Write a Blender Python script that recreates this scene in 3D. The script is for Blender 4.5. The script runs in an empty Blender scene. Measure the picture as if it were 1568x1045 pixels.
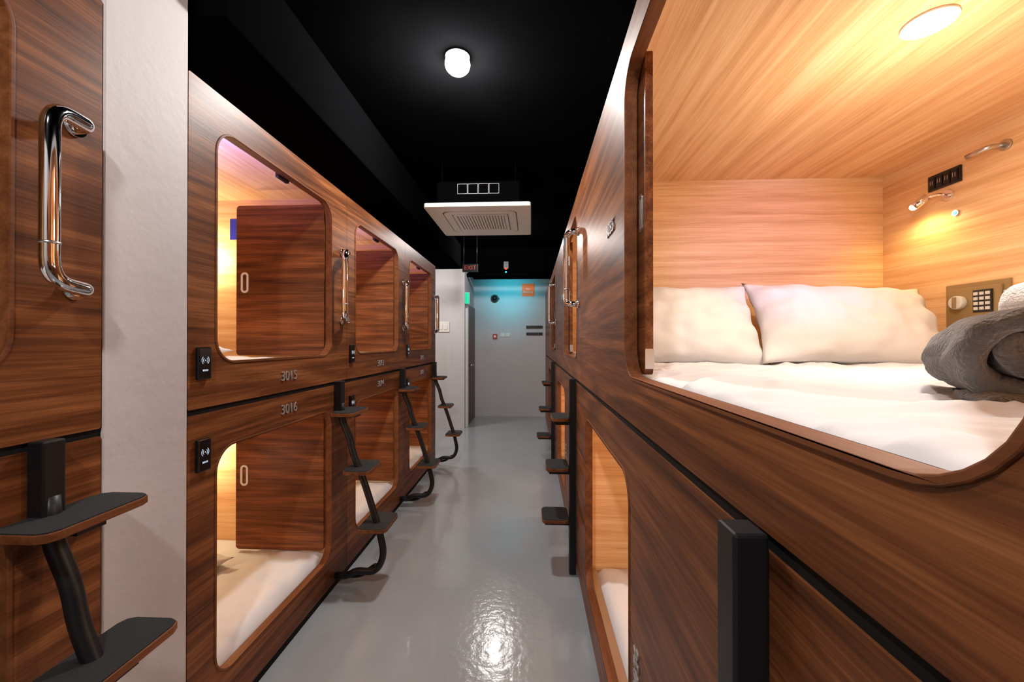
import bpy, bmesh, math, random
from mathutils import Vector, Matrix, Euler, noise
from mathutils.geometry import tessellate_polygon
random.seed(3)
scene = bpy.context.scene
COL = scene.collection
H0 = 1.407
XL = -1.117
XR = 0.276
CEIL = 3.05

# ------------------------------------------------------------------ materials
def new_mat(name):
    m = bpy.data.materials.new(name); m.use_nodes = True
    nt = m.node_tree
    return m, nt, nt.nodes['Principled BSDF']

def simple(name, col, rough=0.5, metal=0.0, emit=None, estr=0.0, bump=0.0, bscale=50, coat=0.0, var=0.0, vscale=3.0, spec=0.5):
    m, nt, b = new_mat(name)
    b.inputs['Base Color'].default_value = (*col, 1)
    b.inputs['Roughness'].default_value = rough
    b.inputs['Metallic'].default_value = metal
    b.inputs['Coat Weight'].default_value = coat
    b.inputs['Specular IOR Level'].default_value = spec
    if emit:
        b.inputs['Emission Color'].default_value = (*emit, 1)
        b.inputs['Emission Strength'].default_value = estr
    tc = nt.nodes.new('ShaderNodeTexCoord')
    if bump > 0:
        n = nt.nodes.new('ShaderNodeTexNoise'); n.inputs['Scale'].default_value = bscale
        n.inputs['Detail'].default_value = 4
        nt.links.new(tc.outputs['Object'], n.inputs['Vector'])
        bp = nt.nodes.new('ShaderNodeBump'); bp.inputs['Strength'].default_value = bump
        bp.inputs['Distance'].default_value = 0.01
        nt.links.new(n.outputs['Fac'], bp.inputs['Height'])
        nt.links.new(bp.outputs['Normal'], b.inputs['Normal'])
    if var > 0:
        n = nt.nodes.new('ShaderNodeTexNoise'); n.inputs['Scale'].default_value = vscale
        n.inputs['Detail'].default_value = 5
        nt.links.new(tc.outputs['Object'], n.inputs['Vector'])
        r = nt.nodes.new('ShaderNodeValToRGB')
        r.color_ramp.elements[0].position = 0.3; r.color_ramp.elements[1].position = 0.7
        r.color_ramp.elements[0].color = (*[c*(1-var) for c in col], 1)
        r.color_ramp.elements[1].color = (*[min(1, c*(1+var)) for c in col], 1)
        nt.links.new(n.outputs['Fac'], r.inputs['Fac'])
        nt.links.new(r.outputs['Color'], b.inputs['Base Color'])
    return m

def wood(name, cols, axis='y', along=0.6, across=7.0, rings=34.0, rough=0.42, fine=200.0, off=0.0, ringw=0.06, mid=0.56, lo=0.29, hi=0.71, spec=0.22, mmul=8):
    m, nt, b = new_mat(name)
    N = nt.nodes.new; L = nt.links.new
    tc = N('ShaderNodeTexCoord')
    def mapped(al, ac):
        mp = N('ShaderNodeMapping')
        s = [ac, ac, ac]; s['xyz'.index(axis)] = al
        mp.inputs['Scale'].default_value = s
        mp.inputs['Location'].default_value = (off, off*1.7, off*0.6)
        L(tc.outputs['Object'], mp.inputs['Vector'])
        return mp
    mp1 = mapped(along, across)
    n1 = N('ShaderNodeTexNoise'); n1.inputs['Scale'].default_value = 0.6; n1.inputs['Detail'].default_value = 1.5
    n1.inputs['Distortion'].default_value = 0.2
    L(mp1.outputs[0], n1.inputs['Vector'])
    mul = N('ShaderNodeMath'); mul.operation = 'MULTIPLY'; mul.inputs[1].default_value = rings*2
    L(n1.outputs['Fac'], mul.inputs[0])
    sn = N('ShaderNodeMath'); sn.operation = 'SINE'; L(mul.outputs[0], sn.inputs[0])
    mp2 = mapped(along*3, across*mmul)
    n2 = N('ShaderNodeTexNoise'); n2.inputs['Scale'].default_value = 1.0; n2.inputs['Detail'].default_value = 8
    n2.inputs['Roughness'].default_value = 0.68
    L(mp2.outputs[0], n2.inputs['Vector'])
    mp3 = mapped(6, fine)
    n3 = N('ShaderNodeTexNoise'); n3.inputs['Scale'].default_value = 1.0; n3.inputs['Detail'].default_value = 3
    L(mp3.outputs[0], n3.inputs['Vector'])
    mp4 = mapped(along*1.2, across*1.2)
    n4 = N('ShaderNodeTexNoise'); n4.inputs['Scale'].default_value = 1.0; n4.inputs['Detail'].default_value = 2
    L(mp4.outputs[0], n4.inputs['Vector'])
    a = N('ShaderNodeMath'); a.operation = 'MULTIPLY_ADD'; a.inputs[1].default_value = ringw; a.inputs[2].default_value = 0.5-mid*0.5-0.16-0.15
    L(sn.outputs[0], a.inputs[0])
    c = N('ShaderNodeMath'); c.operation = 'MULTIPLY_ADD'; c.inputs[1].default_value = mid
    L(n2.outputs['Fac'], c.inputs[0]); L(a.outputs[0], c.inputs[2])
    c2 = N('ShaderNodeMath'); c2.operation = 'MULTIPLY_ADD'; c2.inputs[1].default_value = 0.30
    L(n4.outputs['Fac'], c2.inputs[0]); L(c.outputs[0], c2.inputs[2])
    d = N('ShaderNodeMath'); d.operation = 'MULTIPLY_ADD'; d.inputs[1].default_value = 0.32
    L(n3.outputs['Fac'], d.inputs[0]); L(c2.outputs[0], d.inputs[2])
    r = N('ShaderNodeValToRGB')
    e = r.color_ramp.elements
    e[0].position = lo; e[0].color = (*cols[0], 1)
    e[1].position = hi; e[1].color = (*cols[2], 1)
    x = e.new(0.50); x.color = (*cols[1], 1)
    L(d.outputs[0], r.inputs['Fac']); L(r.outputs['Color'], b.inputs['Base Color'])
    b.inputs['Roughness'].default_value = rough
    b.inputs['Specular IOR Level'].default_value = spec
    bp = N('ShaderNodeBump'); bp.inputs['Strength'].default_value = 0.05; bp.inputs['Distance'].default_value = 0.004
    L(n3.outputs['Fac'], bp.inputs['Height']); L(bp.outputs['Normal'], b.inputs['Normal'])
    return m

WC = [(0.048, 0.0135, 0.0048), (0.158, 0.050, 0.0160), (0.335, 0.122, 0.042)]
OC = [(0.60, 0.305, 0.130), (0.80, 0.48, 0.235), (0.92, 0.66, 0.38)]
walnut_y = wood('walnut_laminate_y', WC, 'y')
walnut_x = wood('walnut_laminate_x', WC, 'x', off=3.1)
oak_y = wood('oak_laminate_y', OC, 'y', along=0.4, across=9, rings=20, ringw=0.05, mid=0.6, mmul=5)
oak_x = wood('oak_laminate_x', OC, 'x', along=0.4, across=9, rings=20, off=5, ringw=0.05, mid=0.6, mmul=5)
lip_mat = wood('walnut_edge_band', [(0.09, 0.028, 0.010), (0.17, 0.056, 0.019), (0.25, 0.092, 0.034)], 'y', rough=0.5)
black_gap = simple('black_seal', (0.004, 0.004, 0.005), 0.7, spec=0.2)
black_ceiling = simple('black_ceiling_paint', (0.0015, 0.0015, 0.0017), 1.0, var=0.3, vscale=1.5, spec=0.0)
black_metal = simple('black_powder_coat', (0.007, 0.007, 0.009), 0.42, bump=0.05, bscale=300, spec=0.4)
black_duct = simple('black_duct_paint', (0.0019, 0.0019, 0.0022), 1.0, spec=0.0)
grip = simple('black_grip_tape', (0.016, 0.016, 0.017), 0.8, bump=0.6, bscale=500)
white_wall = simple('white_wall_paint', (0.52, 0.51, 0.53), 0.6, bump=0.08, bscale=60, var=0.03)
white_col = simple('white_column_paint', (0.60, 0.55, 0.56), 0.6, bump=0.15, bscale=25, var=0.04)
floor_mat = simple('grey_epoxy_floor', (0.32, 0.34, 0.36), 0.16, bump=0.17, bscale=30, var=0.05, vscale=2, coat=0.3)
chrome = simple('polished_chrome', (0.85, 0.85, 0.86), 0.06, 1.0)
steel = simple('brushed_steel', (0.6, 0.6, 0.6), 0.3, 1.0)
sheet = simple('white_cotton_sheet', (0.71, 0.70, 0.72), 0.85, bump=0.12, bscale=30)
pillow_mat = simple('white_pillow_cotton', (0.69, 0.67, 0.65), 0.85, bump=0.2, bscale=22)
fleece = simple('grey_fleece', (0.135, 0.14, 0.155), 0.95, bump=0.9, bscale=160, var=0.3, vscale=30)
fleece.node_tree.nodes['Principled BSDF'].inputs['Sheen Weight'].default_value = 0.5
terry = simple('white_terry', (0.72, 0.72, 0.74), 0.95, bump=0.8, bscale=220)
ac_white = simple('ac_ivory_plastic', (0.90, 0.85, 0.75), 0.4)
ac_shadow = simple('ac_ivory_shaded', (0.55, 0.52, 0.46), 0.5)  # darker copy of the ivory, shade of slot and grille recess put into colour
sign_blue = simple('blue_sign', (0.02, 0.03, 0.35), 0.4)
gold = simple('safe_champagne_paint', (0.34, 0.23, 0.10), 0.38, 0.3)
reader_mat = simple('reader_black_plastic', (0.008, 0.008, 0.01), 0.15)
reader_mark = simple('reader_led', (0.5, 0.55, 0.6), 0.4, emit=(0.6, 0.8, 1), estr=0.5)
key_mat = simple('keypad_buttons', (0.65, 0.62, 0.55), 0.4)
num_mat = simple('number_steel', (0.42, 0.38, 0.36), 0.4, 0.5)
door_red = simple('dark_red_door', (0.09, 0.02, 0.014), 0.4)
warm_glow = simple('warm_lens', (1, 1, 1), 0.4, emit=(1, 0.93, 0.80), estr=25)
lamp_glow = simple('reading_lens', (1, 1, 1), 0.4, emit=(1, 0.85, 0.55), estr=12)
cool_glow = simple('bulb_glow', (1, 1, 1), 0.4, emit=(1, 0.97, 0.92), estr=45)
green_glow = simple('exit_green', (0, 0.4, 0.2), 0.4, emit=(0.02, 0.7, 0.4), estr=0.6)
orange_sign = simple('orange_sign', (0.90, 0.12, 0.01), 0.5, emit=(0.9, 0.13, 0.01), estr=0.25)
red_glow = simple('red_led', (1, 0, 0), 0.4, emit=(1, 0.05, 0.02), estr=3)
cyan_glow = simple('cyan_led', (0, 0.5, 1), 0.4, emit=(0.02, 0.6, 1), estr=3)
plastic_w = simple('white_plastic', (0.72, 0.72, 0.70), 0.4)
red_plastic = simple('red_plastic', (0.5, 0.03, 0.03), 0.4)

# ------------------------------------------------------------------ geometry helpers
def empty(name):
    e = bpy.data.objects.new(name, None); e.empty_display_size = 0.1
    COL.objects.link(e); return e

def mk(name, verts, faces, mat, parent=None, smooth=False, recalc=True):
    me = bpy.data.meshes.new(name); me.from_pydata([tuple(v) for v in verts], [], faces)
    if recalc:
        bm = bmesh.new(); bm.from_mesh(me); bmesh.ops.recalc_face_normals(bm, faces=bm.faces); bm.to_mesh(me); bm.free()
    me.materials.append(mat)
    if smooth: me.polygons.foreach_set('use_smooth', [True]*len(me.polygons))
    o = bpy.data.objects.new(name, me); COL.objects.link(o)
    if parent: o.parent = parent
    return o

def bevel(o, w, seg=2):
    m = o.modifiers.new('bevel', 'BEVEL'); m.width = w; m.segments = seg; m.limit_method = 'ANGLE'
    return o

def box(name, x0, x1, y0, y1, z0, z1, mat, parent=None, bv=0):
    x0, x1 = sorted((x0, x1)); y0, y1 = sorted((y0, y1)); z0, z1 = sorted((z0, z1))
    v = [(x, y, z) for x in (x0, x1) for y in (y0, y1) for z in (z0, z1)]
    f = [(0, 1, 3, 2), (4, 6, 7, 5), (0, 4, 5, 1), (2, 3, 7, 6), (0, 2, 6, 4), (1, 5, 7, 3)]
    o = mk(name, v, f, mat, parent)
    if bv: bevel(o, bv)
    return o

def rrect(a0, a1, b0, b1, r, n=8):
    if r <= 0: return [(a0, b0), (a1, b0), (a1, b1), (a0, b1)]
    pts = []
    for cx, cy, s in ((a1-r, b1-r, 0), (a0+r, b1-r, 90), (a0+r, b0+r, 180), (a1-r, b0+r, 270)):
        for i in range(n+1):
            t = math.radians(s+90*i/n); pts.append((cx+r*math.cos(t), cy+r*math.sin(t)))
    return pts

def plate(name, axis, t0, t1, outer, holes, mat, parent=None, bv=0):
    loops = [outer]+holes
    def P(t, a, b):
        return {'x': (t, a, b), 'y': (a, t, b), 'z': (a, b, t)}[axis]
    flat = [p for l in loops for p in l]; n = len(flat)
    tris = tessellate_polygon([[Vector((a, b, 0)) for a, b in l] for l in loops])
    verts = [P(t0, a, b) for a, b in flat]+[P(t1, a, b) for a, b in flat]
    faces = [tuple(t) for t in tris]+[tuple(i+n for i in reversed(t)) for t in tris]
    k = 0
    for l in loops:
        m = len(l)
        for i in range(m):
            j = (i+1) % m
            faces.append((k+i, k+j, k+j+n, k+i+n))
        k += m
    o = mk(name, verts, faces, mat, parent)
    if bv: bevel(o, bv)
    return o

def fillet(pts, r, n=6):
    pts = [Vector(p) for p in pts]; out = [pts[0]]
    for i in range(1, len(pts)-1):
        a, p, b = pts[i-1], pts[i], pts[i+1]
        rr = min(r, (a-p).length*0.49, (b-p).length*0.49)
        s = p+(a-p).normalized()*rr; e = p+(b-p).normalized()*rr
        for k in range(n+1):
            t = k/n; out.append(s*(1-t)**2+p*2*t*(1-t)+e*t*t)
    out.append(pts[-1]); return out

def tube(name, pts, r, mat, parent=None, fr=0.0, seg=14):
    if fr: pts = fillet(pts, fr)
    pts = [Vector(p) for p in pts]; V = []; F = []
    t = (pts[1]-pts[0]).normalized()
    u = t.orthogonal().normalized()
    for i, p in enumerate(pts):
        if i == 0: tt = (pts[1]-pts[0])
        elif i == len(pts)-1: tt = pts[-1]-pts[-2]
        else: tt = (pts[i+1]-pts[i]).normalized()+(pts[i]-pts[i-1]).normalized()
        tt.normalize()
        u = (u-tt*u.dot(tt)).normalized(); w = tt.cross(u)
        for k in range(seg):
            a = 2*math.pi*k/seg; V.append(p+u*math.cos(a)*r+w*math.sin(a)*r)
    for i in range(len(pts)-1):
        for k in range(seg):
            k2 = (k+1) % seg
            F.append((i*seg+k, i*seg+k2, (i+1)*seg+k2, (i+1)*seg+k))
    F.append(tuple(range(seg))); F.append(tuple((len(pts)-1)*seg+k for k in range(seg)))
    o = mk(name, V, F, mat, parent, True)
    return o

def cyl(name, c, r, h, axis, mat, parent=None, seg=28, bv=0):
    d = {'x': Vector((1, 0, 0)), 'y': Vector((0, 1, 0)), 'z': Vector((0, 0, 1))}[axis]
    c = Vector(c)
    o = tube(name, [c-d*h/2, c+d*h/2], r, mat, parent, seg=seg)
    for p in o.data.polygons: p.use_smooth = len(p.vertices) == 4
    if bv: bevel(o, bv)
    return o

def sphere(name, c, r, mat, parent=None, sc=(1, 1, 1)):
    bm = bmesh.new(); bmesh.ops.create_uvsphere(bm, u_segments=24, v_segments=16, radius=r)
    for v in bm.verts: v.co = Vector((v.co.x*sc[0], v.co.y*sc[1], v.co.z*sc[2]))+Vector(c)
    me = bpy.data.meshes.new(name); bm.to_mesh(me); bm.free(); me.materials.append(mat)
    me.polygons.foreach_set('use_smooth', [True]*len(me.polygons))
    o = bpy.data.objects.new(name, me); COL.objects.link(o)
    if parent: o.parent = parent
    return o

def text(name, s, loc, rot, size, mat, parent=None, ext=0.001):
    c = bpy.data.curves.new(name, 'FONT'); c.body = s; c.size = size; c.extrude = ext
    c.align_x = 'CENTER'; c.align_y = 'CENTER'; c.materials.append(mat)
    o = bpy.data.objects.new(name, c); o.location = loc; o.rotation_euler = rot
    COL.objects.link(o)
    if parent: o.parent = parent
    return o

def light(name, kind, loc, power, col=(1, 1, 1), size=0.05, target=None, parent=None, angle=90, blend=0.5):
    l = bpy.data.lights.new(name, kind); l.energy = power; l.color = col
    if kind == 'AREA': l.shape = 'DISK'; l.size = size
    else: l.shadow_soft_size = size
    if kind == 'SPOT': l.spot_size = math.radians(angle); l.spot_blend = blend
    o = bpy.data.objects.new(name, l); o.location = loc; COL.objects.link(o)
    if target is not None:
        o.rotation_euler = (Vector(target)-Vector(loc)).to_track_quat('-Z', 'Y').to_euler()
    if parent: o.parent = parent
    return o

def soft_slab(name, x0, x1, y0, y1, z0, z1, mat, parent=None, amp=0.006, nx=60, ny=60, seed=0, r=0.035, fold=0.0):
    V = []; F = []
    for j in range(ny+1):
        for i in range(nx+1):
            u = i/nx; v = j/ny
            x = x0+(x1-x0)*u; y = y0+(y1-y0)*v
            d = min(x-x0, x1-x, y-y0, y1-y)
            e = 0 if d >= r else (r-math.sqrt(max(0, r*r-(r-d)**2)))
            p = Vector((x*2.2+seed, y*2.2, seed))
            n = noise.noise(p)*amp*1.2+noise.noise(p*3.1)*amp*0.5
            q = Vector((x*5+y*3.5+seed, y*2-x*2.0, 0))
            rid = (1-abs(noise.noise(q))*2.2)
            n += max(0, rid-0.55)*fold
            q2 = Vector((x*3-y*6+seed*2, y*2.5+x*3, 4))
            n += max(0, 1-abs(noise.noise(q2))*3-0.5)*fold*0.6
            q3 = Vector((x*2.5+seed*3, y*11+x*2, 7))
            n += max(0, 1-abs(noise.noise(q3))*5-0.3)*fold*0.2
            V.append((x, y, z1-e+n))
    ring = [i for i in range(nx+1)]+[j*(nx+1)+nx for j in range(1, ny+1)]+[ny*(nx+1)+i for i in range(nx-1, -1, -1)]+[j*(nx+1) for j in range(ny-1, 0, -1)]
    for j in range(ny):
        for i in range(nx):
            a = j*(nx+1)+i; F.append((a, a+1, a+nx+2, a+nx+1))
    base = []
    for k in ring:
        x, y, z = V[k]; base.append(len(V)); V.append((x, y, z0))
    m = len(ring)
    for k in range(m):
        F.append((ring[k], base[k], base[(k+1) % m], ring[(k+1) % m]))
    F.append(tuple(base))
    return mk(name, V, F, mat, parent, True)

def pillow(name, loc, rot, w, h, t, mat, seed=0, parent=None):
    V = []; F = []; n = 44; m = 32
    for s in (1, -1):
        for j in range(m+1):
            for i in range(n+1):
                u = -1+2*i/n; v = -1+2*j/m
                prof = (max(0, 1-abs(u)**2.6)*max(0, 1-abs(v)**2.2))**0.6
                px = u*w/2*(1-0.08*(1-v*v)*abs(u)**3)
                py = v*h/2*(1-0.16*(1-u*u)*abs(v)**3)
                nz = noise.noise(Vector((u*3+seed, v*3, seed)))*0.18+noise.noise(Vector((u*7+seed, v*4, seed+4)))*0.12
                cr = math.exp(-((1-abs(u))*4.0)**2)*math.sin(v*12+seed)*0.28
                cr += math.exp(-((1-abs(v))*4.5)**2)*math.sin(u*13+seed*2)*0.16
                z = s*t/2*prof*(1+nz+cr)
                V.append((px, py, z))
    off = (n+1)*(m+1)
    for s in (0, 1):
        for j in range(m):
            for i in range(n):
                a = s*off+j*(n+1)+i; q = (a, a+1, a+n+2, a+n+1)
                F.append(q if s == 0 else q[::-1])
    me_o = mk(name, V, F, mat, parent, True, recalc=False)
    bm = bmesh.new(); bm.from_mesh(me_o.data)
    bmesh.ops.remove_doubles(bm, verts=bm.verts, dist=0.0015)
    bmesh.ops.recalc_face_normals(bm, faces=bm.faces)
    bm.to_mesh(me_o.data); bm.free()
    me_o.location = loc; me_o.rotation_euler = rot
    return me_o

def folded(name, loc, rotz, path, th, width, mat, parent=None, seed=0, amp=0.006, n=40, fr=0.02, ends=0.02):
    """thick soft cloth following a folded centre line in local x/z, extruded along local y"""
    c = fillet([(a, 0, b) for a, b in path], fr, 6)
    pts = [c[0]]
    for p in c[1:]:
        dd = (p-pts[-1]).length
        if dd < 1e-5: continue
        k = max(1, int(dd/0.008)); q = pts[-1].copy()
        for i in range(1, k+1): pts.append(q.lerp(p, i/k))
    M = len(pts); nr = []; ef = []
    for i, p in enumerate(pts):
        t = (pts[min(i+1, M-1)]-pts[max(i-1, 0)]).normalized()
        nr.append(Vector((-t.z, 0, t.x))); ef.append(min(1, 0.35+min(i, M-1-i)/3.0))
    P = 2*M; V = []; F = []
    for l in range(n+1):
        tl = 0.5-0.5*math.cos(math.pi*l/n); e = abs(2*tl-1)
        y = (tl-0.5)*width
        dist = (1-e)*width/2
        rt = 0.25+0.75*math.sqrt(max(0, 1-(1-min(1, dist/(th*0.6)))**2))
        for s in (1, -1):
            rng = range(M) if s > 0 else range(M-1, -1, -1)
            for i in rng:
                p = pts[i]
                q = Vector((p.x*5+seed, y*5, p.z*5))
                d = Vector((noise.noise(q), noise.noise(q+Vector((7, 3, 1))), noise.noise(q+Vector((2, 9, 5)))))*amp*2
                tv = 1+0.35*noise.noise(Vector((i*0.08+seed, y*9, 3)))
                w = p+nr[i]*(s*th*ef[i]*rt*tv/2)
                q2 = Vector((w.x*22+seed, y*14, w.z*22))
                wr = noise.noise(q2)*0.8-max(0, 0.25-abs(noise.noise(q2*0.8+Vector((5, 5, 5)))))*2.6
                w = w+nr[i]*(s*wr*amp)
                yo = noise.noise(Vector((i*0.045+seed, 0, 8)))*ends*2.2
                V.append((w.x+d.x, y+yo*(0.3+0.7*e)+d.y, max(0.001, w.z+d.z*0.5)))
    for l in range(n):
        for i in range(P):
            j = (i+1) % P
            F.append((l*P+i, l*P+j, (l+1)*P+j, (l+1)*P+i))
    for l in (0, n):
        for i in range(M-1):
            F.append((l*P+i, l*P+i+1, l*P+P-2-i, l*P+P-1-i))
    o = mk(name, V, F, mat, parent, True)
    o.location = loc; o.rotation_euler = (0, 0, rotz)
    return o

# ------------------------------------------------------------------ room shell
YB, YE = -2.2, 7.6
XLW, XRW = -3.35, 2.05
box('floor', XLW-.1, XRW+.1, YB-.1, YE+.1, -0.1, 0, floor_mat)
box('ceiling', XLW-.1, XRW+.1, YB-.1, YE+.1, CEIL, CEIL+.1, black_ceiling)
box('wall_left', XLW-.1, XLW, YB-.1, YE+.1, 0, CEIL, white_wall)
box('wall_right', XRW, XRW+.1, YB-.1, YE+.1, 0, CEIL, white_wall)
box('wall_end', XLW, XRW, YE, YE+.1, 0, CEIL, white_wall)
box('wall_back', XLW, XRW, YB-.1, YB, 0, CEIL, white_wall)
box('wall_alcove', XLW, -1.09, 6.5, YE, 0, 2.62, white_wall)
box('wall_column', -1.6, XL+0.002, 0.988, 1.243, 0, CEIL, white_col, bv=0.004)
box('ceiling_beam', XLW, XRW, 6.85, YE, 2.62, CEIL, black_ceiling)
duct = empty('ventilation_duct')
box('duct_body', -1.75, -1.04, 1.3, 5.9, 2.52, 2.86, black_duct, duct, 0.01)
tube('sprinkler_pipe', [(-1.09, 6.75, 2.56), (XR+.02, 6.75, 2.56)], 0.035, black_duct)

d = empty('door_1')
box('door_leaf', -1.09, -1.06, 6.68, 7.5, 0.0, 2.05, door_red, d)
box('door_frame', -1.095, -1.05, 6.60, 6.68, 0.0, 2.12, plastic_w, d)
tube('door_lever', [(-1.06, 6.76, 1.02), (-1.0, 6.76, 1.02), (-1.0, 6.9, 1.02)], 0.011, steel, d, 0.02)

# ------------------------------------------------------------------ capsules
def capsule(side, y0, y1, z0, z1, op, num, numpos, vert=False):
    W = XL if side < 0 else XR
    s = 1 if side > 0 else -1
    X = lambda d: W+s*d
    depth = 2.05 if side < 0 else 1.554
    e = empty('sleeping_capsule')
    g = 0.0015
    plate('front_panel', 'x', X(0), X(0.03), rrect(y0+g, y1-g, z0, z1, 0.004, 1), [rrect(*op, 0.095)[::-1]], walnut_y, e)
    o0, o1, p0, p1 = op
    k = 0.009
    plate('opening_lip', 'x', X(-0.003), X(0.034), rrect(o0, o1, p0, p1, 0.095), [rrect(o0+k, o1-k, p0+k, p1-k, 0.086)[::-1]], lip_mat, e, 0.002)
    t = 0.04
    box('interior_back', X(depth), X(depth+.03), y0+.01, y1-.01, z0, z1, oak_y, e)
    box('interior_side_near', X(0.031), X(depth), y0+.01, y0+t, z0, z1, oak_x, e)
    box('interior_side_far', X(0.031), X(depth), y1-t, y1-.01, z0, z1, oak_x, e)
    box('interior_ceiling', X(0.031), X(depth), y0+t, y1-t, z1-.03, z1, oak_y, e)
    box('interior_base', X(0.031), X(depth), y0+t, y1-t, z0, z0+.03, oak_y, e)
    plate('interior_front', 'x', X(0.031), X(0.034), rrect(y0+t, y1-t, z0+.03, z1-.03, 0.002, 1), [rrect(*op, 0.095)[::-1]], oak_y, e)
    rz = math.radians(90) if side < 0 else math.radians(-90)
    ny, nz = numpos
    if vert:
        M = Euler((math.radians(90), 0, rz)).to_matrix() @ Matrix.Rotation(math.radians(90), 3, 'Z')
        rot = M.to_euler()
    else:
        rot = (math.radians(90), 0, rz)
    text('capsule_number', num, (X(-0.0025), ny, nz), rot, 0.062, num_mat, e, 0.002)
    return e

ZU0, ZU1, ZL0, ZL1 = 1.184, 2.30, 0.045, 1.164
left_starts = [-1.26, -0.137, 1.245, 2.368, 3.491]
nums = ['3019', '3017', '3015', '3013', '3011']
numsl = ['3020', '3018', '3016', '3014', '3012']
PW = 1.123
for i, s in enumerate(left_starts):
    for up in (1, 0):
        z0, z1 = (ZU0, ZU1) if up else (ZL0, ZL1)
        op = (s+.113, s+.945, 1.33, 2.185) if up else (s+.113, s+.945, 0.195, 1.035)
        e = capsule(-1, s, s+PW, z0, z1, op, nums[i] if up else numsl[i], (s+.545, 1.253 if up else 1.102))
        yh = s+.925
        zb, zt = (1.335, 2.18) if up else (0.245, 1.05)
        plate('inner_door', 'y', yh, yh+.02, rrect(-1.66, -1.155, zb, zt, 0.02), [], walnut_x, e)
        zc = (1.745 if up else 0.66)
        plate('door_pull', 'y', yh-.004, yh, rrect(-1.632, -1.588, zc-.058, zc+.058, 0.021), [rrect(-1.621, -1.599, zc-.047, zc+.047, 0.0105)[::-1]], plastic_w, e)
        box('door_catch', XL-.034, XL-.052, s+.52, s+.60, (2.165 if up else 1.015), (2.195 if up else 1.045), black_metal, e, 0.003)
        if i >= 1:
            mt = 1.312 if up else 0.222
            soft_slab('mattress', -3.1, -1.165, s+.045, s+PW-.045, z0+.031, mt, sheet, e, 0.006, 50, 40, seed=i*3+up, fold=0.025)
            pillow('pillow', (-1.80, s+.58, mt+.055), (0, 0, 1.3), 0.52, 0.36, 0.11, pillow_mat, i, e)
        if i >= 2:
            light('capsule_lamp', 'POINT', (-1.95, s+.97, z1-.38), 7, (1, .84, .52), 0.04, parent=e)
            if not up: light('capsule_reading_light', 'POINT', (-1.75, s+.35, z1-.55), 1.8, (1, .86, .72), 0.04, parent=e)
        if i >= 2 and up:
            light('capsule_mood_light', 'SPOT', (-1.33, s+.17, 1.95), 26.0, (.19, .20, 1), 0.03, (-1.42, s+.36, 2.27), e, 120, 1.0)
            box('mood_light_housing', -1.37, -1.29, s+.042, s+.075, 1.93, 1.97, plastic_w, e)
            light('capsule_soft_light', 'POINT', (-1.5, s+.30, 1.75), 1.2, (1, .84, .66), 0.04, parent=e)
        if up and i >= 1:
            box('notice_sign', -1.82, -1.69, s+PW-.0435, s+PW-.0405, 2.03, 2.155, sign_blue, e)
    box('trim_seam', XL-.03, XL-.004, s, s+PW, ZL1, ZU0, black_gap)
    box('trim_kick', XL-.03, XL-.012, s, s+PW, 0, ZL0, black_gap)

right_starts = [-2.0, 0.1, 2.2, 4.3]
for i, s in enumerate(right_starts):
    for up in (1, 0):
        z0, z1 = (ZU0, ZU1) if up else (ZL0, ZL1)
        os_ = .12 if i <= 1 else .20
        op = (s+os_, s+1.085, 1.303, 2.20) if up else (s+1.03, s+1.935, 0.195, 1.035)
        e = capsule(1, s, s+2.1, z0, z1, op, ['3053', '3055', '3057', '3059'][i] if up else ['3054', '3056', '3058', '3060'][i],
                    (s+1.29, 1.80) if up else (s+.955, 0.55), not up)
        hero = up and i == 1
        if up:
            plate('sliding_door', 'x', XR+.037, XR+.058, rrect(s+1.005, s+1.98, 1.318, 2.215, 0.015), [], walnut_y, e)
            plate('door_pull', 'x', XR+.0345, XR+.037, rrect(s+1.035, s+1.06, 1.72, 1.83, 0.012), [rrect(s+1.042, s+1.053, 1.73, 1.82, 0.005)[::-1]], steel, e)
            box('door_bracket', XR+.036, XR+.060, s+1.0035, s+1.006, 1.335, 1.39, steel, e)
        else:
            plate('sliding_door', 'x', XR+.037, XR+.058, rrect(s+.06, s+1.10, 0.21, 1.05, 0.015), [], walnut_y, e)
            box('door_track', XR+.036, XR+.07, s+.05, s+2.04, 0.176, 0.196, steel, e)
        mt = 1.312 if up else 0.222
        mid = 170 if hero else 50
        if i > 0:
            soft_slab('mattress', XR+(.040 if hero else .072), 1.82, s+.05, s+2.05, z0+.031, mt, sheet, None if hero else e, 0.005, mid, mid, seed=i*5+up, fold=0.022, r=0.03)
        if i > 0 and not hero:
            if i < 3: light('capsule_lamp', 'POINT', (1.0, s+1.3, z1-.14), 10, (1, .79, .55), 0.04, parent=e)
            pillow('pillow', (0.85, s+1.72, mt+.07), (math.radians(18), 0, 0), 0.62, 0.42, 0.13, pillow_mat, i, e)
    box('trim_seam', XR+.03, XR+.004, s, s+2.1, ZL1, ZU0, black_gap)
    box('trim_kick', XR+.03, XR+.012, s, s+2.1, 0, ZL0, black_gap)
fp = empty('filler_cabinet')
box('filler_upper', XR, XR+.03, 6.402, 7.595, ZU0, ZU1, walnut_y, fp)
box('filler_lower', XR, XR+.03, 6.402, 7.595, 0.0, ZL1, walnut_y, fp)
box('filler_top', XR, 1.86, 6.402, 7.595, ZU1, ZU1+.02, walnut_y, fp)

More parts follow.
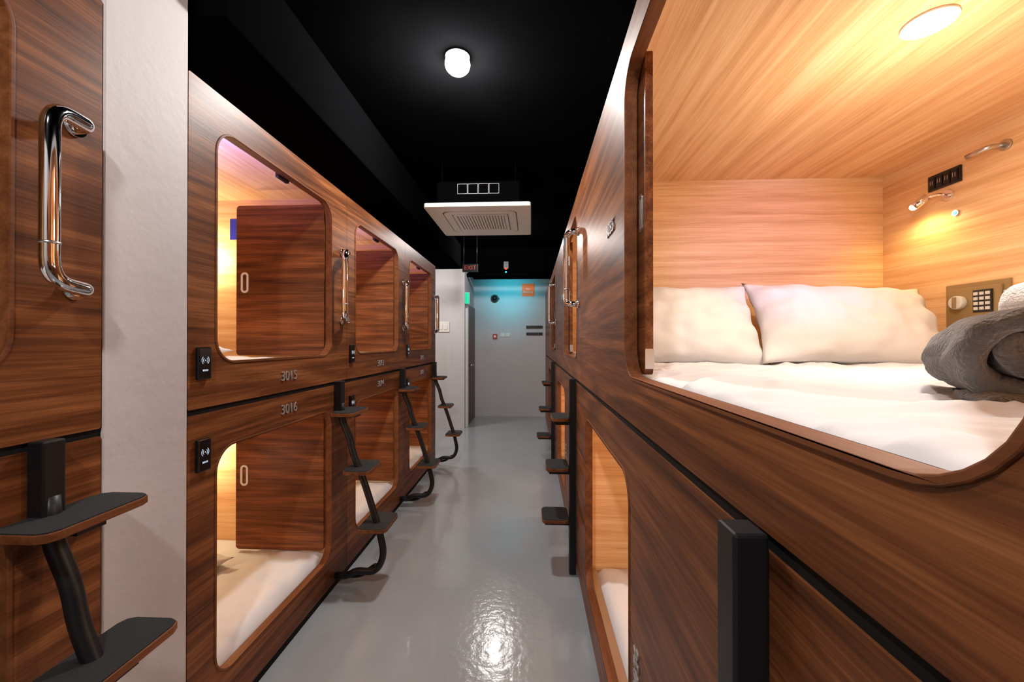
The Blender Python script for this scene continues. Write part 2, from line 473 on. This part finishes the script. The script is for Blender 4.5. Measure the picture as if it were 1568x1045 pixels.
# ------------------------------------------------------------------ grab handles
def handle(side, ym, dy):
    W = XL if side < 0 else XR; s = 1 if side > 0 else -1
    e = empty('grab_handle')
    zb, zt = (1.535, 1.935) if side < 0 else (1.63, 2.05)
    W0 = W-s*.0005
    pts = [(W0, ym, zt), (W-s*.040, ym-.01*dy, zt), (W-s*.068, ym-dy, zt-.008), (W-s*.068, ym-dy, zb+.008), (W-s*.040, ym-.01*dy, zb), (W0, ym, zb)]
    tube('handle_bar', pts, 0.017, chrome, e, 0.05, 20)
    for z in (zt, zb):
        cyl('handle_rose', (W-s*.0045, ym, z), 0.024, 0.008, 'x', chrome, e)
    for z in (zb+.09,):
        cyl('handle_ferrule', (W-s*.068, ym-dy, z), 0.0178, 0.006, 'z', steel, e)
for s in left_starts[1:]:
    handle(-1, s+PW-.067, 0.10)
for s in right_starts[2:]:
    handle(1, s+.115, -0.04)

# ------------------------------------------------------------------ keycard readers
def reader(y, z):
    e = empty('keycard_reader')
    XF = XL+.0005
    box('reader_body', XF, XF+.014, y-.027, y+.027, z-.055, z+.055, reader_mat, e, 0.004)
    for sg in (1, -1):
        for r in (0.009, 0.015):
            pts = [(XF+.0145, y+sg*r*math.cos(a), z+.010+r*math.sin(a)) for a in [math.radians(-50+10*k) for k in range(11)]]
            tube('reader_wave', pts, 0.0008, reader_mark, e, seg=6)
    cyl('reader_dot', (XF+.0145, y, z+.010), 0.002, 0.001, 'x', reader_mark, e)
    for k in range(4):
        box('reader_legend', XF+.0142, XF+.0146, y-.011+k*.006, y-.007+k*.006, z-.027, z-.021, reader_mark, e)
for s in left_starts[2:]:
    reader(s+.055, 1.337); reader(s+.055, 1.026)

# ------------------------------------------------------------------ bunk ladders
def ladder(side, y, treads, full=False):
    W = XL if side < 0 else XR; s = 1 if side > 0 else -1
    X = lambda d: W-s*d
    e = empty('bunk_ladder')
    if full:
        box('upright', X(0.004), X(0.044), y-.022, y+.022, 0.0, 1.187, black_metal, e, 0.004)
    else:
        box('upright', X(0.004), X(0.044), y-.022, y+.022, 0.98, 1.187, black_metal, e, 0.004)
        path = [(X(.03), y, 1.06), (X(.035), y, .97), (X(.085), y, .86), (X(.10), y, .78), (X(.165), y, .62), (X(.255), y, .34), (X(.285), y, .20), (X(.24), y, .10), (X(.12), y, .105), (X(.07), y, .075), (X(0.004), y, .075)]
        tube('stringer', path, 0.019, black_metal, e, 0.06)
        tube('foot_rail', [(X(.235), y, .115), (X(.22), y+.05, .115), (X(.13), y+.05, .05), (X(.004), y+.05, .045)], 0.014, black_metal, e, 0.04)
    spec = {0: (1.02, .008, .145), 1: (.70, .075, .225), 2: (.385, .16, .325)}
    if side > 0: spec = {0: (.955, .045, .15), 1: (.655, .045, .185), 2: (.345, .045, .21)}
    for k in treads:
        z, d0, d1 = spec[k]
        a0, a1 = sorted((X(d0), X(d1)))
        ya, yb = (y-.095, y+.135) if side < 0 else (y-.06, y+.14)
        plate('tread_board', 'z', z-.022, z-.003, rrect(a0, a1, ya, yb, 0.028, 2), [], lip_mat, e, 0.002)
        plate('tread_grip', 'z', z-.003, z, rrect(a0+.003, a1-.003, ya+.003, yb-.003, 0.026, 2), [], grip, e)
        box('tread_bracket', a0+.012, a1-.012, y-.03, y+.03, z-.034, z-.022, black_metal, e)
        if full:
            box('tread_arm', X(.04), X(d1-.02), y-.012, y+.012, z-.05, z-.034, black_metal, e)
for s in left_starts[1:]:
    ladder(-1, s+PW-.136, (0, 1, 2))
ladder(1, 0.49, (2,), True)
ladder(1, 2.45, (0, 1, 2), True)
ladder(1, 4.6, (0, 1, 2), True)

# ------------------------------------------------------------------ right capsule furnishings
BX = 1.83
pillow('pillow', (0.685, 1.88, 1.490), (math.radians(62), math.radians(0), math.radians(2)), 0.73, 0.45, 0.20, pillow_mat, 11)
pillow('pillow', (1.39, 1.84, 1.488), (math.radians(56), math.radians(3), math.radians(-5)), 0.77, 0.46, 0.22, pillow_mat, 7)

sf = empty('electronic_safe')
box('safe_frame', BX-.012, BX, 1.60, 1.835, 1.44, 1.655, gold, sf, 0.003)
box('safe_door', BX-.022, BX-.012, 1.62, 1.815, 1.46, 1.635, gold, sf, 0.003)
cyl('safe_knob', (BX-.034, 1.765, 1.575), 0.028, 0.024, 'x', key_mat, sf, bv=0.003)
box('knob_grip', BX-.052, BX-.045, 1.758, 1.772, 1.552, 1.598, gold, sf, 0.002)
box('keypad', BX-.027, BX-.022, 1.645, 1.715, 1.53, 1.62, reader_mat, sf, 0.002)
for r in range(4):
    for c in range(3):
        y = 1.652+c*.021; z = 1.539+r*.020
        box('key', BX-.031, BX-.027, y, y+.014, z, z+.012, key_mat, sf)
box('safe_hinge', BX-.018, BX-.012, 1.606, 1.616, 1.48, 1.61, steel, sf)

vp = empty('socket_panel')
box('panel_frame', BX-.010, BX, 1.775, 1.915, 2.095, 2.165, reader_mat, vp, 0.003)
for k in range(4):
    y = 1.784+k*.032
    box('socket_module', BX-.014, BX-.010, y, y+.027, 2.105, 2.155, black_metal, vp, 0.002)
    for m_ in range(2):
        box('socket_slot', BX-.0150, BX-.014, y+.007+m_*.010, y+.009+m_*.010, 2.121, 2.139, steel, vp)

rlamp = empty('reading_lamp')
cyl('lamp_rose', (BX-.006, 1.83, 2.055), 0.024, 0.012, 'x', chrome, rlamp, bv=0.002)
tube('lamp_arm', [(BX-.01, 1.83, 2.055), (BX-.05, 1.835, 2.06), (BX-.075, 1.86, 2.05)], 0.006, chrome, rlamp, 0.02)
tube('lamp_head', [(BX-.070, 1.852, 2.057), (BX-.098, 1.885, 2.022)], 0.017, chrome, rlamp)
sphere('lamp_lens', (BX-.099, 1.886, 2.021), 0.014, lamp_glow, rlamp)
light('lamp_beam', 'SPOT', (BX-.108, 1.897, 2.008), 4.2, (1, .74, .32), 0.012, (BX-.02, 1.90, 1.5), rlamp, 160, 0.8)
hk = empty('wall_hook')
cyl('hook_rose', (BX-.004, 1.62, 2.17), 0.021, 0.008, 'x', steel, hk)
tube('hook_bar', [(BX-.004, 1.62, 2.17), (BX-.06, 1.625, 2.165), (BX-.075, 1.69, 2.155)], 0.010, steel, hk, 0.02)
bt = empty('light_switch')
cyl('switch_bezel', (BX-.004, 1.80, 1.965), 0.013, 0.008, 'x', steel, bt)
cyl('switch_led', (BX-.009, 1.80, 1.965), 0.007, 0.004, 'x', cyan_glow, bt)
dl = empty('recessed_downlight')
cyl('downlight_bezel', (1.07, 1.12, 2.267), 0.058, 0.006, 'z', plastic_w, dl, bv=0.001)
cyl('downlight_lens', (1.07, 1.12, 2.2625), 0.047, 0.004, 'z', warm_glow, dl)
light('downlight_beam', 'AREA', (1.07, 1.12, 2.255), 8, (1, .92, .81), 0.09, (1.07, 1.12, 0), dl)
light('downlight_fill', 'POINT', (1.07, 1.12, 1.98), 7.5, (1, .88, .74), 0.05, parent=dl)
ml = empty('mood_light')
box('mood_light_housing', 0.9, 1.3, 0.145, 0.16, 2.10, 2.13, plastic_w, ml)
light('mood_light_beam', 'SPOT', (1.1, 0.2, 2.08), 70, (.30, .25, 1), 0.03, (1.22, 2.1, 1.85), ml, 34, 1.0)

bl = empty('rolled_blanket')
sp_ = [(.14, .018), (-.080, .018), (-.112, .040), (-.114, .082), (-.088, .118), (-.02, .132), (.06, .127), (.105, .098), (.100, .064), (.06, .050), (-.045, .050), (-.074, .066), (-.068, .090), (-.02, .099), (.045, .094), (.066, .080), (.03, .074), (-.04, .075)]
folded('blanket_roll', (0.806, 0.645, 1.315), math.radians(-36), sp_, 0.037, 0.24, fleece, bl, seed=4, amp=0.008, fr=0.03, ends=0.014)
folded('blanket_core', (0.812, 0.652, 1.315), math.radians(-36), [(-.06, .072), (.0, .076), (.06, .074)], 0.050, 0.20, fleece, bl, seed=21, amp=0.008, fr=0.02, ends=0.01)
folded('blanket_tail', (0.765, 0.575, 1.314), math.radians(-30), [(-.12, .012), (-.02, .013), (.12, .012)], 0.022, 0.14, fleece, bl, seed=14, amp=0.009, fr=0.02)
tw = empty('folded_towel')
path2 = [(.15, .03), (-.10, .03), (-.125, .062), (-.10, .092), (.10, .092), (.12, .12), (.10, .15), (-.08, .152), (-.10, .18), (-.07, .205), (.15, .205)]
folded('towel_layers', (1.235, 0.93, 1.322), math.radians(15), path2, 0.055, 0.22, terry, tw, seed=5, amp=0.008, fr=0.028)

# ------------------------------------------------------------------ corridor lamps
def ceiling_lamp(x, y, power, flush=False):
    e = empty('ceiling_lamp')
    cyl('lamp_can', (x, y, CEIL-.004), 0.085 if flush else 0.072, 0.008, 'z', black_metal, e)
    if flush:
        cyl('lamp_lens', (x, y, CEIL-.010), 0.07, 0.004, 'z', cool_glow, e)
    else:
        sphere('lamp_bulb', (x, y, CEIL-.046), 0.072, cool_glow, e, (1, 1, .8))
    light('lamp_light', 'POINT', (x, y, CEIL-.19), power, (1, .965, .93), 0.06, parent=e)
ceiling_lamp(-0.42, 2.26, 94)
ceiling_lamp(-0.42, -0.55, 94)
ceiling_lamp(-0.5, 5.6, 42, True)
light('alcove_lamp', 'AREA', (-2.2, 5.6, 2.9), 32, (1, .95, .92), 0.4, (-2.2, 5.6, 0))

# ------------------------------------------------------------------ AC cassette
ac = empty('ceiling_air_conditioner')
ax0, ax1, ay0, ay1, az = -0.95, 0.0, 3.47, 4.42, 2.605
box('ac_body', ax0+.1, ax1-.1, ay0+.08, ay1-.08, az+.03, 2.86, black_duct, ac, 0.01)
for x in (ax0+.14, ax1-.14):
    for y in (ay0+.12, ay1-.12):
        tube('hanger_rod', [(x, y, 2.85), (x, y, CEIL)], 0.006, black_duct, ac)
plate('ac_panel', 'z', az, az+.035, rrect(ax0, ax1, ay0, ay1, 0.03), [rrect(ax0+.13, ax1-.13, ay0+.13, ay1-.13, 0.07)[::-1]], ac_white, ac, 0.008)
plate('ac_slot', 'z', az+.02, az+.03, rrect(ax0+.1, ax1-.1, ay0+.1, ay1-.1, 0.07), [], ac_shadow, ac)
plate('ac_louvre_ring', 'z', az-.004, az+.008, rrect(ax0+.140, ax1-.140, ay0+.140, ay1-.140, 0.08), [rrect(ax0+.21, ax1-.21, ay0+.21, ay1-.21, 0.02)[::-1]], ac_white, ac, 0.003)
plate('ac_grille_frame', 'z', az-.006, az+.010, rrect(ax0+.218, ax1-.218, ay0+.218, ay1-.218, 0.02), [rrect(ax0+.25, ax1-.25, ay0+.25, ay1-.25, 0.01)[::-1]], ac_white, ac, 0.002)
for k in range(16):
    x = ax0+.262+k*.0275
    box('ac_grille_slat', x, x+.017, ay0+.25, ay1-.25, az-.002, az+.006, ac_white, ac)
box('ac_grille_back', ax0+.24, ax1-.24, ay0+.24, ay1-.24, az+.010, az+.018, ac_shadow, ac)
for k in range(4):
    x = -.66+k*.095
    plate('ac_label', 'y', ay0+.078, ay0+.0795, rrect(x, x+.090, 2.745, 2.835, 0.002, 1), [rrect(x+.0022, x+.0878, 2.7472, 2.8328, 0.002, 1)[::-1]], plastic_w, ac)

# ------------------------------------------------------------------ end wall fittings
ex = empty('exit_sign')
box('exit_face', -1.09, -1.02, 6.52, 6.55, 2.05, 2.23, green_glow, ex, 0.003)
box('exit_case', -1.095, -1.015, 6.55, 6.57, 2.04, 2.24, plastic_w, ex, 0.003)
hs = empty('hanging_sign')
box('sign_case', -1.04, -0.80, 6.0, 6.03, 2.48, 2.60, black_metal, hs, 0.004)
text('sign_text', 'EXIT', (-0.92, 5.998, 2.54), (math.radians(90), 0, 0), 0.09, simple('sign_dim_red', (0.25, 0.03, 0.02), 0.5), hs)
for x in (-1.02, -0.82):
    tube('sign_rod', [(x, 6.015, 2.59), (x, 6.015, CEIL)], 0.006, black_metal, hs)
so = empty('no_smoking_sign')
box('sign_board', -0.17, 0.06, YE-.01, YE-.001, 2.29, 2.53, orange_sign, so)
text('sign_text', 'No\nSmoking', (-0.055, YE-.012, 2.40), (math.radians(90), 0, 0), 0.055, plastic_w, so)
cm = empty('security_camera')
cyl('camera_base', (-0.69, YE-.016, 2.25), 0.075, 0.03, 'y', black_metal, cm)
sphere('camera_dome', (-0.69, YE-.05, 2.25), 0.06, reader_mat, cm)
box('camera_arm', -0.66, -0.60, YE-.03, YE-.001, 2.23, 2.27, black_metal, cm)
fa = empty('fire_alarm_call_point')
box('alarm_box', -0.73, -0.64, YE-.03, YE, 1.48, 1.57, red_plastic, fa, 0.004)
box('alarm_glass', -0.705, -0.665, YE-.034, YE-.03, 1.505, 1.545, plastic_w, fa)
for k, (x0, x1, z0, z1) in enumerate(((-.58, -.50, 1.52, 1.59), (-.48, -.40, 1.52, 1.59))):
    sp = empty('switch_plate')
    box('plate', x0, x1, YE-.01, YE, z0, z1, plastic_w, sp, 0.003)
    box('rocker', x0+.025, x1-.025, YE-.015, YE-.01, z0+.02, z1-.02, plastic_w, sp, 0.002)
for z in (1.55, 1.68):
    sp = empty('socket_strip')
    box('strip', -.09, .22, YE-.03, YE, z, z+.05, black_metal, sp, 0.004)
    for k in range(4):
        cyl('socket', (-.05+k*.075, YE-.032, z+.025), 0.015, 0.006, 'y', reader_mat, sp)
sp = empty('switch_plate')
box('plate', -1.62, -1.34, 6.49, 6.5, 1.58, 1.75, plastic_w, sp, 0.004)
for k in range(3):
    box('rocker', -1.60+k*.085, -1.54+k*.085, 6.484, 6.49, 1.62, 1.71, plastic_w, sp, 0.003)
pr = empty('status_projector')
box('projector_body', -0.46, -0.38, 6.72, 6.84, 2.66, 2.78, black_metal, pr)
sphere('status_led_red', (-0.42, 6.70, 2.655), 0.018, red_glow, pr)
sphere('status_led_blue', (-0.42, 6.70, 2.60), 0.014, cyan_glow, pr)
light('projector_beam', 'SPOT', (-0.42, 6.80, 2.40), 48, (0.0, .36, .46), 0.03, (-0.42, 7.6, 2.30), pr, 110, 1.0)

# ------------------------------------------------------------------ world & camera
w = bpy.data.worlds.new('world'); scene.world = w; w.use_nodes = True
w.node_tree.nodes['Background'].inputs[0].default_value = (0.02, 0.02, 0.022, 1)
w.node_tree.nodes['Background'].inputs[1].default_value = 0.5
cam = bpy.data.cameras.new('camera'); cam.lens = 14; cam.sensor_width = 36; cam.clip_start = 0.02
co = bpy.data.objects.new('camera', cam); co.location = (0, 0, H0)
co.rotation_euler = (math.radians(90.23), 0, math.radians(2.72)); COL.objects.link(co)
scene.camera = co
scene.view_settings.view_transform = 'Standard'
scene.view_settings.look = 'None'
scene.view_settings.exposure = 0.08
